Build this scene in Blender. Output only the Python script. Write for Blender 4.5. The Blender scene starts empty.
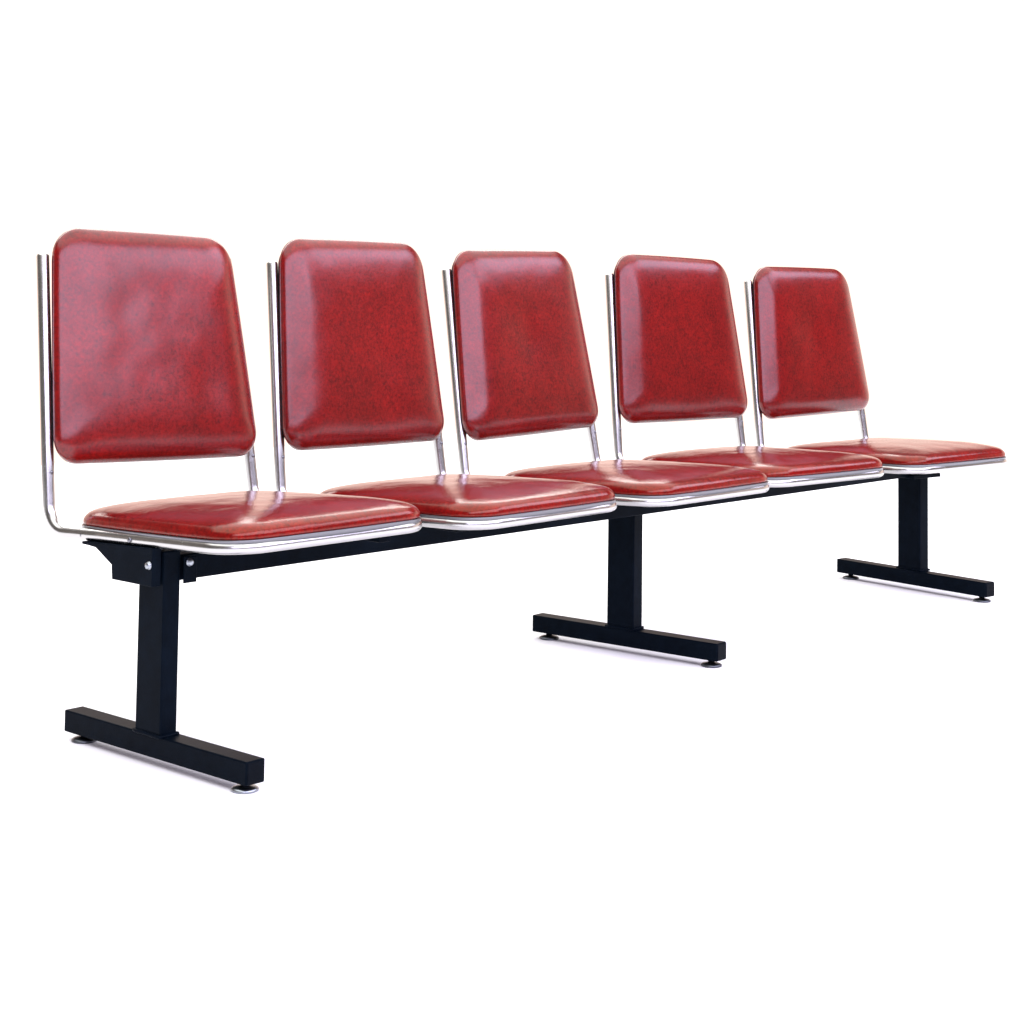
import bpy, bmesh, math, random
from mathutils import Vector, Matrix, noise
# measurements of the bench and the camera (before the overall scale S)
c = {'cx': -1.472, 'cy': -2.16783, 'cz': 0.70953, 'yaw': 0.83055, 'pitch': 0.06308, 'roll': -0.0134, 'f': 1773.77585, 'py': 169.98818, 'x1': 0.20124, 'yF': -0.24108, 'yR': 0.18522, 'zb': 0.02, 'h': 0.03249, 'w': 0.03358, 'wc': 0.0266, 'y0': -0.05421, 'y1': 0.00217, 'wp': 0.19561, 'yt': 0.28623, 'zt': 0.73295, 'yb': 0.25051, 'wq': 0.18495, 'ti': 0.02641, 'wt': 0.17887, 'wb': 0.20753, 'qyt': 0.27337, 'qyb': 0.21416, 'qzt': 0.77282, 'qzb': 0.4056, 'fx': 0.20353, 'fy': -0.22004, 'fz': 0.31163, 'dx0': 0.04199, 'dy0': -0.01278, 'dz0': 0.01052, 'da0': 0.00939, 'dl0': 0.00615, 'dx1': 0.00241, 'dy1': -0.01654, 'dz1': 0.00586, 'da1': 0.0276, 'dl1': -0.01187, 'dx2': -0.02078, 'dy2': -0.00017, 'dz2': -0.00025, 'da2': 0.01841, 'dl2': 0.03658, 'dx3': -0.02199, 'dy3': 0.02388, 'dz3': -0.00321, 'da3': -0.10275, 'dl3': -0.02343, 'dx4': -0.00163, 'dy4': 0.01023, 'dz4': -0.01293, 'da4': -0.09936, 'dl4': -0.00743, 'ex0': -0.08012, 'ey0': -0.00861, 'ez0': -0.00037, 'ea0': 0.01413, 'ex1': 0.02072, 'ey1': 0.01174, 'ez1': 0.00017, 'ea1': 0.07444, 'ex2': 0.0594, 'ey2': -0.01597, 'ez2': 0.00021, 'ea2': -0.13573}
BQ = [[(-0.2015, 0.0035), (0.2029, -0.0084), (0.1748, 0.3662), (-0.1768, 0.3758)], [(-0.2072, 0.0011), (0.2057, -0.0024), (0.179, 0.3736), (-0.1788, 0.3743)], [(-0.2159, -0.0051), (0.2088, 0.0046), (0.1822, 0.3786), (-0.1808, 0.3726)], [(-0.2088, 0.0035), (0.2154, 0.0021), (0.1823, 0.3664), (-0.1811, 0.3768)], [(-0.2165, -0.0021), (0.2196, 0.0077), (0.179, 0.3647), (-0.1792, 0.3667)]]   # outline corners of each backrest, in its own plane
S = 1.2            # brings the bench to real size
P = 0.5            # chair pitch
scene = bpy.context.scene
COL = scene.collection
random.seed(4)

# ---------------------------------------------------------------- materials
def new_mat(name):
    m = bpy.data.materials.new(name); m.use_nodes = True
    return m, m.node_tree, m.node_tree.nodes['Principled BSDF']

def N(nt, t, **kw):
    n = nt.nodes.new(t)
    for k, v in kw.items(): setattr(n, k, v)
    return n

def vinyl(name, warm=False, bump=0.09):
    m, nt, b = new_mat(name); L = nt.links.new
    tc = N(nt, 'ShaderNodeTexCoord')
    info = N(nt, 'ShaderNodeObjectInfo')
    off = N(nt, 'ShaderNodeVectorMath', operation='ADD')
    L(tc.outputs['Object'], off.inputs[0]); L(info.outputs['Location'], off.inputs[1])
    v = off.outputs[0]
    n1 = N(nt, 'ShaderNodeTexNoise'); n1.inputs['Scale'].default_value = 165; n1.inputs['Detail'].default_value = 6
    n1.inputs['Roughness'].default_value = .72; n1.inputs['Distortion'].default_value = .45; L(v, n1.inputs['Vector'])
    r1 = N(nt, 'ShaderNodeValToRGB'); e = r1.color_ramp.elements
    e[0].position = .35; e[0].color = (.072, .0020, .0026, 1)
    e[1].position = .64; e[1].color = (.222, .0034, .0032, 1)
    k = e.new(.48); k.color = (.140, .0024, .0028, 1)
    n3 = N(nt, 'ShaderNodeTexNoise'); n3.inputs['Scale'].default_value = 46; n3.inputs['Detail'].default_value = 3; n3.inputs['Distortion'].default_value = .8
    L(v, n3.inputs['Vector'])
    mf = N(nt, 'ShaderNodeMix'); mf.inputs[0].default_value = .22; L(n1.outputs['Fac'], mf.inputs[2]); L(n3.outputs['Fac'], mf.inputs[3])
    L(mf.outputs[0], r1.inputs['Fac'])
    n2 = N(nt, 'ShaderNodeTexNoise'); n2.inputs['Scale'].default_value = 9; n2.inputs['Detail'].default_value = 4; L(v, n2.inputs['Vector'])
    r2 = N(nt, 'ShaderNodeMapRange'); r2.inputs['From Min'].default_value = .35; r2.inputs['From Max'].default_value = .65
    r2.inputs['To Min'].default_value = .88; r2.inputs['To Max'].default_value = 1.12; L(n2.outputs['Fac'], r2.inputs['Value'])
    mx = N(nt, 'ShaderNodeVectorMath', operation='SCALE'); L(r1.outputs['Color'], mx.inputs[0]); L(r2.outputs[0], mx.inputs['Scale'])
    L(mx.outputs[0], b.inputs['Base Color'])
    # roughness breaks up a little
    rr = N(nt, 'ShaderNodeMapRange'); rr.inputs['To Min'].default_value = .12 if warm else .17; rr.inputs['To Max'].default_value = .19 if warm else .27
    L(n1.outputs['Fac'], rr.inputs['Value']); L(rr.outputs[0], b.inputs['Roughness'])
    b.inputs['IOR'].default_value = 1.5
    if warm:
        b.inputs['Specular Tint'].default_value = (1, .72, .52, 1)  # reflections tinted tan in the material, imitating a reflected tan wall
    # fine grain and faint puckers
    g = N(nt, 'ShaderNodeTexVoronoi'); g.inputs['Scale'].default_value = 420; L(v, g.inputs['Vector'])
    w = N(nt, 'ShaderNodeTexNoise'); w.inputs['Scale'].default_value = 16; w.inputs['Detail'].default_value = 3; L(v, w.inputs['Vector'])
    b1 = N(nt, 'ShaderNodeBump'); b1.inputs['Strength'].default_value = .10; b1.inputs['Distance'].default_value = .001
    L(g.outputs['Distance'], b1.inputs['Height'])
    b2 = N(nt, 'ShaderNodeBump'); b2.inputs['Strength'].default_value = bump; b2.inputs['Distance'].default_value = .006
    L(w.outputs['Fac'], b2.inputs['Height']); L(b1.outputs[0], b2.inputs['Normal'])
    L(b2.outputs[0], b.inputs['Normal'])
    return m

def metal(name, col, rough, rv=.06):
    m, nt, b = new_mat(name); L = nt.links.new
    b.inputs['Metallic'].default_value = 1; b.inputs['Base Color'].default_value = (*col, 1)
    tc = N(nt, 'ShaderNodeTexCoord'); n = N(nt, 'ShaderNodeTexNoise'); n.inputs['Scale'].default_value = 40; n.inputs['Detail'].default_value = 5
    L(tc.outputs['Object'], n.inputs['Vector'])
    r = N(nt, 'ShaderNodeMapRange'); r.inputs['To Min'].default_value = rough - rv; r.inputs['To Max'].default_value = rough + rv
    L(n.outputs['Fac'], r.inputs['Value']); L(r.outputs[0], b.inputs['Roughness'])
    bp = N(nt, 'ShaderNodeBump'); bp.inputs['Strength'].default_value = .05; bp.inputs['Distance'].default_value = .002
    L(n.outputs['Fac'], bp.inputs['Height']); L(bp.outputs[0], b.inputs['Normal'])
    return m

def paint(name, col, rough, spec=.5):
    m, nt, b = new_mat(name); L = nt.links.new
    tc = N(nt, 'ShaderNodeTexCoord')
    n = N(nt, 'ShaderNodeTexNoise'); n.inputs['Scale'].default_value = 30; n.inputs['Detail'].default_value = 6; L(tc.outputs['Object'], n.inputs['Vector'])
    r = N(nt, 'ShaderNodeValToRGB'); e = r.color_ramp.elements
    e[0].position = .3; e[0].color = (*[q * .75 for q in col], 1); e[1].position = .75; e[1].color = (*[q * 1.3 for q in col], 1)
    L(n.outputs['Fac'], r.inputs['Fac']); L(r.outputs['Color'], b.inputs['Base Color'])
    b.inputs['Roughness'].default_value = rough; b.inputs['Specular IOR Level'].default_value = spec
    f = N(nt, 'ShaderNodeTexNoise'); f.inputs['Scale'].default_value = 260; L(tc.outputs['Object'], f.inputs['Vector'])
    bp = N(nt, 'ShaderNodeBump'); bp.inputs['Strength'].default_value = .15; bp.inputs['Distance'].default_value = .001
    L(f.outputs['Fac'], bp.inputs['Height']); L(bp.outputs[0], b.inputs['Normal'])
    return m

M_BACK = vinyl('red_marbled_vinyl')
M_SEAT = vinyl('red_marbled_vinyl_seat', warm=True, bump=.22)
M_CHROME = metal('chrome_tube', (.50, .495, .485), .25)
M_TRIM = metal('steel_edge_trim', (.20, .20, .22), .30)
M_ZINC = metal('zinc_fastener', (.34, .37, .40), .3)
M_FRONTBLACK = paint('black_enamel', (.0020, .0042, .0080), .36, .02)
M_FOOT = metal('dark_zinc_foot', (.11, .12, .135), .4)
M_RUBBER = paint('dark_foot_plastic', (.0012, .0028, .006), .5, .05)
M_PLY = paint('dark_back_board', (.020, .012, .014), .55, .3)
M_FLOOR, nt, b = new_mat('white_floor')
tc = N(nt, 'ShaderNodeTexCoord'); n = N(nt, 'ShaderNodeTexNoise'); n.inputs['Scale'].default_value = 1.5
nt.links.new(tc.outputs['Object'], n.inputs['Vector'])
r = N(nt, 'ShaderNodeValToRGB'); r.color_ramp.elements[0].color = (.93, .93, .93, 1); r.color_ramp.elements[1].color = (.95, .95, .95, 1)
nt.links.new(n.outputs['Fac'], r.inputs['Fac']); nt.links.new(r.outputs['Color'], b.inputs['Base Color'])
b.inputs['Roughness'].default_value = .9; b.inputs['Specular IOR Level'].default_value = .0

# ---------------------------------------------------------------- mesh helpers
def link(name, bm, mat, parent=None, smooth=True, loc=(0, 0, 0), rz=0.0):
    bmesh.ops.recalc_face_normals(bm, faces=bm.faces[:])
    me = bpy.data.meshes.new(name); bm.to_mesh(me); bm.free()
    me.materials.append(mat)
    for p in me.polygons: p.use_smooth = smooth
    o = bpy.data.objects.new(name, me); COL.objects.link(o)
    o.location = loc; o.rotation_euler = (0, 0, rz)
    if parent: o.parent = parent
    return o

def add_box(bm, x0, x1, y0, y1, z0, z1, bev=0.0):
    vs = [bm.verts.new((x, y, z)) for x in (x0, x1) for y in (y0, y1) for z in (z0, z1)]
    fs = [bm.faces.new([vs[i] for i in q]) for q in ((0, 1, 3, 2), (4, 6, 7, 5), (0, 4, 5, 1), (2, 3, 7, 6), (0, 2, 6, 4), (1, 5, 7, 3))]
    if bev:
        es = list({e for f in fs for e in f.edges})
        bmesh.ops.bevel(bm, geom=es, offset=bev, segments=3, profile=.5, affect='EDGES')

def add_prism_yz(bm, pts, x0, x1, bev=0.0):
    a = [bm.verts.new((x0, y, z)) for y, z in pts]; b_ = [bm.verts.new((x1, y, z)) for y, z in pts]
    fs = [bm.faces.new(a), bm.faces.new(b_[::-1])]
    n_ = len(pts)
    for i in range(n_): fs.append(bm.faces.new((a[i], a[(i + 1) % n_], b_[(i + 1) % n_], b_[i])))
    if bev:
        bmesh.ops.bevel(bm, geom=list({e for f in fs for e in f.edges}), offset=bev, segments=2, profile=.5, affect='EDGES')

def fillet(pts, rad, seg=10):
    """polyline -> polyline with circular bends"""
    out = [Vector(pts[0])]
    for i in range(1, len(pts) - 1):
        p = Vector(pts[i]); a = Vector(pts[i - 1]) - p; b_ = Vector(pts[i + 1]) - p
        ang = a.angle(b_); R = rad[i - 1] if isinstance(rad, (list, tuple)) else rad
        t = min(R / math.tan(ang / 2), a.length * .49, b_.length * .49); R = t * math.tan(ang / 2)
        a.normalize(); b_.normalize()
        cen = p + (a + b_).normalized() * (R / math.sin(ang / 2))
        s = p + a * t - cen; e = p + b_ * t - cen
        tot = s.angle(e); ax = s.cross(e).normalized()
        for k in range(seg + 1): out.append(cen + Matrix.Rotation(tot * k / seg, 3, ax) @ s)
    out.append(Vector(pts[-1]))
    return out

def add_tube(bm, path, r, n=20, cap=True):
    path = [Vector(p) for p in path]; rf = r if callable(r) else (lambda p: r); r = rf(path[0])
    m = len(path); tang = []
    for i in range(m):
        t = (path[min(i + 1, m - 1)] - path[max(i - 1, 0)]).normalized(); tang.append(t)
    u = tang[0].orthogonal().normalized(); rings = []
    if cap:   # rounded plug at each end
        radii = [(-r * .55, r * .35), (-r * .48, r * .62), (-r * .3, r * .87), (0, r)]
    else: radii = [(0, r)]
    def ring(p, t, u, rr):
        w = t.cross(u)
        return [bm.verts.new(p + (u * math.cos(a) + w * math.sin(a)) * rr) for a in [2 * math.pi * k / n for k in range(n)]]
    for i in range(m):
        t = tang[i]; u = (u - t * u.dot(t)).normalized()
        if i == 0: rings += [ring(path[0] + t * d, t, u, rr) for d, rr in radii]
        elif i == m - 1: rings += [ring(path[i] - t * d, t, u, rr) for d, rr in radii[::-1]]
        else: rings.append(ring(path[i], t, u, rf(path[i])))
    for a, b_ in zip(rings, rings[1:]):
        for k in range(n): bm.faces.new((a[k], a[(k + 1) % n], b_[(k + 1) % n], b_[k]))
    bm.faces.new(rings[0]); bm.faces.new(rings[-1][::-1])

def add_lathe(bm, prof, cen, axis=(0, 0, 1), n=28):
    """prof: list of (r, h) along the axis"""
    q = Vector((0, 0, 1)).rotation_difference(Vector(axis)); cen = Vector(cen); rings = []
    for rr, h in prof:
        rings.append([bm.verts.new(cen + q @ Vector((rr * math.cos(2 * math.pi * k / n), rr * math.sin(2 * math.pi * k / n), h))) for k in range(n)])
    for a, b_ in zip(rings, rings[1:]):
        for k in range(n): bm.faces.new((a[k], a[(k + 1) % n], b_[(k + 1) % n], b_[k]))
    bm.faces.new(rings[0]); bm.faces.new(rings[-1][::-1])

def rounded_ring(corners, radii, d, ns=14, nc=10, bow=0.0):
    """outline of a convex quad, inset by d, with rounded corners; a fixed count of points"""
    n_ = len(corners); cs = [Vector(p) for p in corners]; L = []
    for i in range(n_):
        a, b_ = cs[i], cs[(i + 1) % n_]; t = (b_ - a).normalized(); nrm = Vector((-t.y, t.x))
        L.append((a + nrm * d, t, nrm))
    pts = []
    for i in range(n_):
        (p, t, n1), (q, s, n2) = L[i - 1], L[i]
        den = t.x * s.y - t.y * s.x; k = ((q.x - p.x) * s.y - (q.y - p.y) * s.x) / den
        pts.append((p + t * k, t, s, n1, n2))
    arcs = []
    for i, (p, t, s, n1, n2) in enumerate(pts):
        R = max(radii[i] - d * .35, .016); phi = t.angle(s); tl = R * math.tan(phi / 2)
        cen = p - t * tl + n1 * R; a0 = -n1
        arc = []
        for k in range(nc + 1):
            an = phi * k / nc; arc.append(cen + Matrix.Rotation(an, 2) @ a0 * R)
        arcs.append(arc)
    out = []
    for i in range(n_):
        out += arcs[i]; a = arcs[i][-1]; b_ = arcs[(i + 1) % n_][0]; t = (b_ - a); nrm = Vector((t.y, -t.x)).normalized()
        for k in range(1, ns):
            f = k / ns; out.append(a.lerp(b_, f) + nrm * bow * 4 * f * (1 - f))
    return out

def height_profile(keys):
    """keys: (inset, slope in degrees); integrates the slope"""
    ds = [0]; hs = [0]; d = 0
    step = .0005
    while d < .3:
        for (a, s0), (b_, s1) in zip(keys, keys[1:]):
            if a <= d < b_: sl = s0 + (s1 - s0) * (d - a) / (b_ - a); break
        else: sl = 0
        hs.append(hs[-1] + math.tan(math.radians(sl)) * step); d += step; ds.append(d)
    return lambda x: hs[min(int(round(x / step)), len(hs) - 1)]

def cushion(bm, corners, radii, hfun, base, under, to3d, extra, bow=.002, soft=None):
    """upholstered pad: flat underside at -under, side wall, puffed face"""
    rings = []
    def put(pl, h):
        rings.append([bm.verts.new(to3d(p.x, p.y, (h(p) if callable(h) else h))) for p in pl])
    R = lambda d: rounded_ring(corners, radii, d, bow=bow)
    put(R(.012), -under); put(R(.004), -under + .001); put(R(.0008), -under + .004); put(R(0), -under * .4)
    put(R(0), base * .5)
    for d in (0.0, .0008, .002, .0035, .0055, .008, .011, .0145, .018, .022, .027, .032, .038, .044, .050, .056, .062, .068, .075, .083, .092, .102):
        def hh_(p, d=d):
            h0 = hfun(d)
            if soft:
                lo = max(0, min(1, 1 - (p.y - d) / .05)); hi = max(0, min(1, 1 - (soft[2] - p.y - d) / .05))
                lo = lo * lo * (3 - 2 * lo); hi = hi * hi * (3 - 2 * hi)
                h0 = h0 * (1 - lo) * (1 - hi) + soft[0](d) * lo + soft[1](d) * hi * (1 - lo)
            return base + h0 + extra(p.x, p.y, min(1, d / .05))
        put(R(d), hh_)
    last = R(.102); cen = sum(last, Vector((0, 0))) / len(last); h2 = base + hfun(.17); edge_h = [hh_(p) - extra(p.x, p.y, 1) for p in last]
    for f in (.9, .8, .7, .6, .5, .4, .3, .2, .1):
        pl = [cen + (p - cen) * f for p in last]
        rings.append([bm.verts.new(to3d(p.x, p.y, h2 + (e_ - h2) * f * f + extra(p.x, p.y, 1))) for p, e_ in zip(pl, edge_h)])
    cv = bm.verts.new(to3d(cen.x, cen.y, h2 + extra(cen.x, cen.y, 1)))
    n_ = len(last)
    for a, b_ in zip(rings, rings[1:]):
        for k in range(n_): bm.faces.new((a[k], a[(k + 1) % n_], b_[(k + 1) % n_], b_[k]))
    bm.faces.new(rings[0])
    for k in range(n_): bm.faces.new((rings[-1][k], rings[-1][(k + 1) % n_], cv))

# ---------------------------------------------------------------- the bench
bench = bpy.data.objects.new('waiting_room_bench', None); COL.objects.link(bench)
bench.location = (0, 0, 0)
bench['label'] = 'five-seat waiting bench with red marbled vinyl seats and backs, chrome tubes and black T-shaped legs'
bench['category'] = 'bench'

FZ = c['fz']; TR = .0088; ZT = FZ + TR           # rim bottom, tube radius, tube axis
ZB = FZ + 2 * TR + .0022                         # underside of the seat pad
seat_h = height_profile([(0, 74), (.003, 55), (.008, 30), (.016, 16), (.035, 10), (.07, 6), (.13, 2), (.2, 0)])
back_h = height_profile([(0, 74), (.002, 50), (.006, 35), (.012, 27), (.032, 18), (.045, 7), (.062, 2.5), (.09, .6), (.14, 0), (.2, 0)])

def matched(keys, ref):
    f = height_profile(keys); q = ref(.17) / f(.17)
    return lambda d: f(d) * q
soft_h = matched([(0, 80), (.005, 62), (.012, 40), (.022, 23), (.04, 10), (.065, 3), (.10, .5), (.14, 0), (.2, 0)], back_h)      # lower edge: rounder
top_h = matched([(0, 80), (.004, 60), (.012, 38), (.022, 24), (.034, 14), (.06, 7), (.10, 1.5), (.14, 0), (.2, 0)], back_h)

def dent(x, y, cx, cy, sx, sy, a):
    return a * math.exp(-((x - cx) / sx) ** 2 - ((y - cy) / sy) ** 2)

def back_extra(kind, seed):
    def f(x, y, w):
        q = .0009 * noise.noise(Vector((x * 6, y * 6, seed * 3.7))) + .0005 * noise.noise(Vector((x * 22, y * 22, seed * 1.3)))
        if kind == 0:      # arched crease high up in the middle
            rr = math.hypot((x + .01) / 1.25, y - .215); q += -.0010 * math.exp(-((rr - .060) / .026) ** 2) * max(0, min(1, (y - .19) / .05))
            q += dent(x, y, .09, .12, .05, .07, -.002)
        elif kind == 1:
            q += dent(x, y, .02, .17, .09, .10, -.0018) + dent(x, y, .08, .08, .05, .05, .0012)
        else:
            q += dent(x, y, -.01, .19, .06, .06, -.0032) + dent(x, y, 0, .03, .12, .012, .0016)
        return q * w
    return f

def seat_extra(seed):
    def f(x, y, w):
        q = .0022 * noise.noise(Vector((x * 5, y * 5, seed * 5.1))) + .0007 * noise.noise(Vector((x * 26, y * 26, seed * 2.3)))
        return q * (.35 + .65 * w)
    return f

def make_chair(k):
    X = P * k + P / 2 + c['dx%d' % k]; loc = (X, c['dy%d' % k], c['dz%d' % k]); rz = c['da%d' % k]; lean = c['dl%d' % k]
    wp, fx, fy = c['wp'], c['fx'], c['fy']
    slope = (c['yt'] - c['yb']) / (c['zt'] - .5)
    py = lambda z: c['yb'] + slope * (z - .5) + (z - FZ) * lean
    # chrome tube: up one side, round the seat, up the other
    zk = FZ + .085
    px = lambda z: wp + (c['wq'] - wp) * (z - .5) / (c['zt'] - .5)
    zs = lambda y: -c['ti'] * (y - fy) + (.005 if k == 0 else 0) * (1 - (y - fy) / .44)              # the seat slopes down to the rear a little
    zr = ZT + zs(py(ZT)); ztop = c['zt'] - .003
    sx0 = (-.002, .008, .020, -.016, -.008)[k]
    zf = ZT + zs(fy)
    half = [(px(ztop), py(ztop), ztop), (px(zk), py(zk), zk), (px(ZT), py(ZT) - .002, zr), (fx - TR, .10, ZT + zs(.10)), (fx - TR, fy + TR, zf)]
    pts = [(-x - (.001 if k == 0 and z > .5 else 0), y, z) for x, y, z in half] + half[::-1]
    pts = [(x - (.004 if k == 0 and z > .6 and x > 0 else 0), y, z) for x, y, z in pts]
    pts = [(x + (sx0 if y < .11 else 0), y, z) for x, y, z in pts]
    bm = bmesh.new()
    add_tube(bm, fillet(pts, [.2, .045, .2, .058, .058, .2, .045, .2], 12), lambda p: TR + .0012 * max(0, min(1, (p.z - ZT - .005) / .03)))
    fr = link('tube_frame', bm, M_CHROME, bench, loc=loc, rz=rz)
    # rivets on the outer side of the tube, screws on the posts
    for s in (-1, 1):
        for yy in (.135, .015):
            bm = bmesh.new(); add_lathe(bm, [(.0042, 0), (.0042, .0008), (.003, .002), (.001, .0026)], (s * (fx + .0002) + sx0 * (1 if yy < .1 else .7), yy, ZT + zs(yy)), (s, 0, 0), 14)
            link('rivet', bm, M_TRIM, fr)
        bm = bmesh.new(); add_lathe(bm, [(.0036, 0), (.0036, .0008), (.0026, .002), (.001, .0025)], (s * px(zk), py(zk) - TR, zk), (0, -1, 0), 14)
        link('screw', bm, M_TRIM, fr)
    # seat
    ry = .196; sx = (-.002, .008, .020, -.016, -.008)[k]
    cs = [(-fx + .004, fy + .004), (fx - .004, fy + .004), (fx - .012, ry), (-fx + .012, ry)]
    bm = bmesh.new()
    cushion(bm, cs, [.060, .060, .070, .070], seat_h, .006, .0, lambda x, y, h: Vector((x + sx, y, ZB + h + .0006 + zs(y))), seat_extra(k + 1), bow=.003)
    st = link('seat', bm, M_SEAT, bench, loc=loc, rz=rz)
    # steel edging between pad and tube
    bm = bmesh.new(); o1 = rounded_ring(cs, [.060, .060, .070, .070], -.001, bow=.003); o2 = rounded_ring(cs, [.060, .060, .070, .070], .006, bow=.003)
    z0, z1 = ZT + TR - .0045, ZB + .0004
    prof = [(o2, z0), (o1, z0), (o1, z1 - .002), (rounded_ring(cs, [.060, .060, .070, .070], -.0018, bow=.003), z1 - .001), (o1, z1), (o2, z1)]
    rg = [[bm.verts.new((p.x + sx, p.y, z + zs(p.y))) for p in pl] for pl, z in prof]; m_ = len(o1)
    for a, b_ in zip(rg, rg[1:] + rg[:1]):
        for i in range(m_): bm.faces.new((a[i], a[(i + 1) % m_], b_[(i + 1) % m_], b_[i]))
    link('edge_trim', bm, M_TRIM, st)
    bm = bmesh.new()   # plywood base board under the pad
    bs = rounded_ring(cs, [.060, .060, .070, .070], .0075)
    a = [bm.verts.new((p.x + sx, p.y, z0 + .001 + zs(p.y))) for p in bs]; b_ = [bm.verts.new((p.x + sx, p.y, ZB + .0002 + zs(p.y))) for p in bs]
    bm.faces.new(a); bm.faces.new(b_[::-1])
    for i in range(len(bs)): bm.faces.new((a[i], a[(i + 1) % len(bs)], b_[(i + 1) % len(bs)], b_[i]))
    link('base_board', bm, M_PLY, st, smooth=False)
    # backrest
    zt_, zb_ = c['qzt'], c['qzb']; yt_ = c['qyt'] + (zt_ - FZ) * lean; yb_ = c['qyb'] + (zb_ - FZ) * lean
    O = Vector((0, yb_, zb_)); V = Vector((0, yt_ - yb_, zt_ - zb_)); H = V.length; V.normalize(); NN = Vector((0, -V.z, V.y))
    bc = [list(q) for q in BQ[k]]
    bc[1][0] -= (.004, .011, .010, .008, .013)[k]; bc[2][0] -= (.004, .009, .010, .008, .0115)[k]   # the pad's thickness shows on that side
    kind = (0, 1, 2, 1, 2)[k]
    rb = [.040, .040, .056, .050]
    def t3(x, y, h): return O + Vector((x, 0, 0)) + V * y + NN * h
    bm = bmesh.new()
    cushion(bm, bc, rb, back_h, .004, .008, t3, back_extra(kind, kind + 1), bow=.0008, soft=(soft_h, top_h, H))
    bk = link('backrest', bm, M_BACK, bench, loc=loc, rz=rz)
    bm = bmesh.new(); o_ = rounded_ring(bc, rb, .006, bow=.0008)
    a = [bm.verts.new(t3(p.x, p.y, -.0084)) for p in o_]; b_ = [bm.verts.new(t3(p.x, p.y, -.0135)) for p in o_]
    bm.faces.new(a); bm.faces.new(b_[::-1])
    for i in range(len(o_)): bm.faces.new((a[i], a[(i + 1) % len(o_)], b_[(i + 1) % len(o_)], b_[i]))
    link('back_board', bm, M_PLY, bk, smooth=False)

for k in range(5): make_chair(k)

# black square beam the seats are bolted to
BY0, BY1, BZ0, BZ1 = c['y0'] - .004, c['y0'] + .036, FZ - .041, FZ - .004
bm = bmesh.new(); add_box(bm, .128, 2.262, BY0, BY1, BZ0, BZ1, .002)
link('beam', bm, M_FRONTBLACK, bench, smooth=False)
for k in range(5):     # cross rails from the beam to each seat frame
    for s in (-1, 1):
        if k in (0,) and s < 0: continue
        X = P * k + P / 2 + c['dx%d' % k] + s * (.135 if k in (2, 4) and s < 0 else .145)
        bm = bmesh.new(); add_box(bm, X - .012, X + .012, c['fy'] + .05, .14, BZ1 + .0005, FZ + c['dz%d' % k] + .0005 - c['ti'] * .15, .001)
        link('cross_rail', bm, M_FRONTBLACK, bench, smooth=False)

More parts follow.
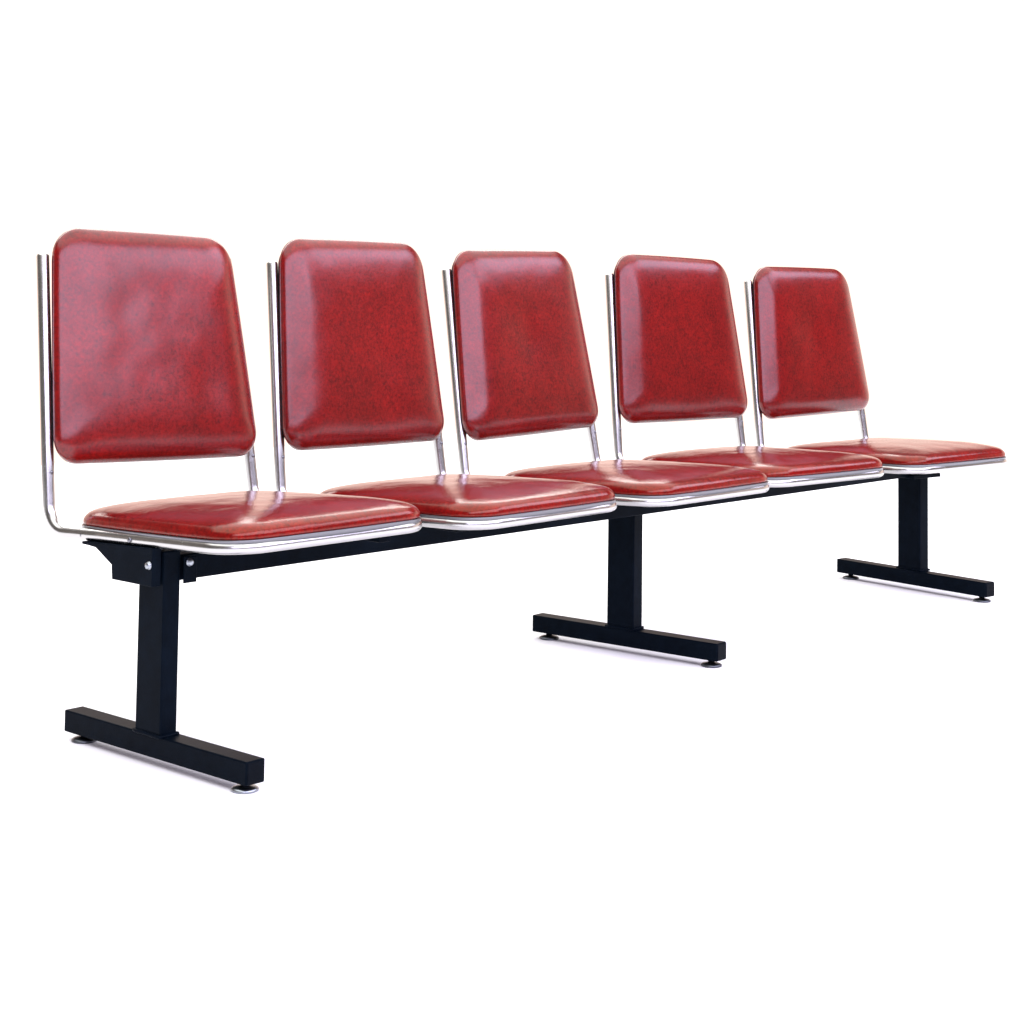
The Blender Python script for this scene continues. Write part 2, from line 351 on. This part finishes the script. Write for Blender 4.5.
FLR = .0075         # floor level
def make_leg(i):
    h, w, wc = c['h'], c['w'], c['wc']
    loc = (c['x1'] + 2 * P * i + c['ex%d' % i], c['ey%d' % i], 0); rz = c['ea%d' % i]; zb = c['zb'] + c['ez%d' % i]
    y0, y1 = c['y0'], c['y1'] + (.003, .005, .008)[i]; wc += (.003, .004, .005)[i]; xo = (-.005, .001, .009)[i]
    bm = bmesh.new(); add_box(bm, xo - wc / 2, xo + wc / 2, y0, y1, zb + h, (BZ0 + .002, FZ - .014)[i - 1] if i else FZ + .004, .0022)
    leg = link('leg', bm, M_FRONTBLACK, bench, smooth=False, loc=loc, rz=rz)
    bm = bmesh.new(); add_box(bm, -w / 2, w / 2, c['yF'], c['yR'], zb, zb + h, .0022)
    link('foot_bar', bm, M_FRONTBLACK, leg, smooth=False)
    bm = bmesh.new(); add_box(bm, -w / 2 + .002, w / 2 - .002, c['yF'] - .0012, c['yF'] + .004, zb + .002, zb + h - .002, .001)
    link('end_cap', bm, M_RUBBER, leg, smooth=False)
    bm = bmesh.new()   # weld bead round the column
    bead = [(xo + q * (wc / 2 + .001), yy) for q, yy in ((-1, y0 - .001), (1, y0 - .001), (1, y1 + .001), (-1, y1 + .001))]
    path = []
    for (a, b_), (d, e) in zip(bead, bead[1:] + bead[:1]):
        for q in range(8): path.append((a + (d - a) * q / 8, b_ + (e - b_) * q / 8, zb + h + .0008 + .0012 * random.random()))
    add_tube(bm, path + [path[0]], .0028, 8)
    link('weld_bead', bm, M_FRONTBLACK, leg)
    for yy in (c['yF'] + .022, c['yR'] - .030):   # levelling feet
        bm = bmesh.new()
        add_lathe(bm, [(.0175, 0.0), (.0195, .001), (.0193, .0032), (.016, .0052), (.010, .0066), (.0062, .0072), (.0062, zb - FLR + .002)], (0, yy, FLR))
        link('levelling_foot', bm, M_ZINC if (i == 0 and yy < 0) else M_FOOT, leg)
    if i == 0:
        # folded side bracket with a sloping rear edge
        bm = bmesh.new(); x0 = -wc / 2 - .011
        add_prism_yz(bm, [(y0 + .004, FZ + .0097), (y0 + .004, BZ0 - .004), (y1 + .041, BZ0 - .004), (y1 + .041, BZ0 + .018), (y1 + .082, FZ - .002), (y1 + .118, FZ - .002), (y1 + .118, FZ + .0024)], x0 - .012, x0 + .0035, .0012)
        link('mounting_bracket', bm, M_FRONTBLACK, leg, smooth=False)
        bm = bmesh.new(); add_box(bm, xo + wc / 2 + .0005, xo + wc / 2 + .024, y0 - .0075, y0 - .0045, BZ0 - .003, FZ - .006, .0012)
        link('mounting_plate', bm, M_FRONTBLACK, leg, smooth=False)
        hexp = [(.0062, 0), (.0062, .0008), (.0050, .0010), (.0050, .0036), (.0040, .0046), (.0015, .005)]
        bm = bmesh.new(); add_lathe(bm, hexp, (x0 - .012, y0 + .012, BZ0 + .026), (-1, 0, 0), 12); link('bolt', bm, M_ZINC, leg)
        bm = bmesh.new(); add_lathe(bm, hexp, (xo + wc / 2 + .010, y0 - .0075, BZ0 + .027), (0, -1, 0), 12); link('bolt', bm, M_ZINC, leg)
    else:
        bm = bmesh.new(); xr = .040 if i == 2 else .03
        add_box(bm, -wc / 2 - .03, wc / 2 + xr, y0 - .012, y1 + .012, BZ0 - .003 if i == 2 else BZ1 - .003, BZ0 + .006 if i == 2 else FZ + .0005, .0012)
        link('mounting_plate', bm, M_FRONTBLACK, leg, smooth=False)
for i in range(3): make_leg(i)

# ---------------------------------------------------------------- setting
bm = bmesh.new()    # a white studio floor sheet, 13 m by 11 m
vs = [bm.verts.new((x, y, FLR)) for x, y in ((-5.0, -5.5), (5.8, -5.5), (5.8, 3.6), (-5.0, 3.6))]; bm.faces.new(vs)
fl = link('floor', bm, M_FLOOR, smooth=False); fl['kind'] = 'structure'

world = bpy.data.worlds.new('World'); scene.world = world; world.use_nodes = True
nt = world.node_tree; L = nt.links.new; bg = nt.nodes['Background']
tc = N(nt, 'ShaderNodeTexCoord'); sep = N(nt, 'ShaderNodeSeparateXYZ'); L(tc.outputs['Generated'], sep.inputs[0])
def mr(src, a, b_, lo=0, hi=1):
    n = N(nt, 'ShaderNodeMapRange', interpolation_type='SMOOTHSTEP'); n.inputs['From Min'].default_value = a; n.inputs['From Max'].default_value = b_
    n.inputs['To Min'].default_value = lo; n.inputs['To Max'].default_value = hi; L(src, n.inputs['Value']); return n.outputs[0]
dot = N(nt, 'ShaderNodeVectorMath', operation='DOT_PRODUCT'); dot.inputs[1].default_value = (math.sin(c['yaw']), math.cos(c['yaw']), 0)
L(tc.outputs['Generated'], dot.inputs[0])
white = mr(dot.outputs['Value'], .05, .55)          # added glow behind the bench, tinted warm so seats reflect tan
top = mr(sep.outputs['Z'], .55, .75)                # added glow overhead that keeps the floor white
low = mr(sep.outputs['Z'], .26, .36, 1, 0)           # the added glow stops low, so sloping seat fronts reflect darker
wl = N(nt, 'ShaderNodeMath', operation='MULTIPLY'); L(white, wl.inputs[0]); L(low, wl.inputs[1])
mxx = N(nt, 'ShaderNodeMath', operation='MAXIMUM'); L(wl.outputs[0], mxx.inputs[0]); L(top, mxx.inputs[1])
mc = N(nt, 'ShaderNodeMix', data_type='RGBA'); L(top, mc.inputs[0]); mc.inputs[6].default_value = (1.5, 1.17, 1.03, 1); mc.inputs[7].default_value = (1.4, 1.4, 1.4, 1)
mix = N(nt, 'ShaderNodeMix', data_type='RGBA'); L(mxx.outputs[0], mix.inputs[0])
mix.inputs[6].default_value = (.18, .165, .155, 1); L(mc.outputs[2], mix.inputs[7])
L(mix.outputs[2], bg.inputs['Color']); bg.inputs['Strength'].default_value = 1.0

def area(name, loc, target, sx, sy, rad, col):
    li = bpy.data.lights.new(name, 'AREA'); li.shape = 'RECTANGLE'; li.size = sx * S; li.size_y = sy * S
    li.energy = rad * math.pi * sx * sy * S * S; li.color = col
    o = bpy.data.objects.new(name, li); COL.objects.link(o); o.location = Vector(loc)
    o.rotation_euler = (Vector(target) - Vector(loc)).to_track_quat('-Z', 'Y').to_euler(); return o
area('window_softbox', (-1.0, -3.9, 2.9), (-1.0, 0, 2.0), 9.4, 2.6, 6.3, (.78, .73, 1.0))
area('side_sheen_fill', (5.4, -3.0, 3.7), (1.2, 0, .6), 3.4, 1.5, 6.5, (.78, .74, 1.0))  # added lamp, gives the backrest tops their sheen
area('rear_floor_fill', (2.6, 3.4, 3.0), (1.2, .3, 0), 5.5, 1.4, 5.0, (1, .99, .97))  # added lamp, lifts the shadow on the floor under the seats
area('overhead_floor_fill', (1.4, .4, 4.2), (1.4, .4, 0), 9.0, 6.0, 1.3, (1, .99, .98))  # added lamp, whitens the floor from above

# ---------------------------------------------------------------- camera
a, b_, g = c['yaw'], c['pitch'], c['roll']
R0 = Vector((math.cos(a), -math.sin(a), 0)); F = Vector((math.sin(a) * math.cos(b_), math.cos(a) * math.cos(b_), math.sin(b_)))
U0 = Vector((-math.sin(a) * math.sin(b_), -math.cos(a) * math.sin(b_), math.cos(b_)))
R_ = R0 * math.cos(g) - U0 * math.sin(g); U_ = R0 * math.sin(g) + U0 * math.cos(g)
cam = bpy.data.cameras.new('camera'); co = bpy.data.objects.new('camera', cam); COL.objects.link(co)
cam.sensor_width = 36; cam.lens = c['f'] / 1024 * 36; cam.shift_y = -(512 - c['py']) / 1024; cam.clip_end = 500; cam.clip_start = .05
mat = Matrix((R_, U_, -F)).transposed().to_4x4(); mat.translation = Vector((c['cx'], c['cy'], c['cz'])) * S
co.matrix_world = mat
scene.camera = co

# overall scale, baked into meshes and positions
for me in {o.data for o in COL.objects if o.type == 'MESH'}: me.transform(Matrix.Scale(S, 4))
for o in COL.objects:
    if o is not co: o.location = o.location * S

scene.render.engine = 'CYCLES'
scene.render.resolution_x = scene.render.resolution_y = 1024
vs = scene.view_settings; vs.view_transform = 'Standard'; vs.look = 'None'; vs.exposure = 0; vs.gamma = 1; vs.use_curve_mapping = False
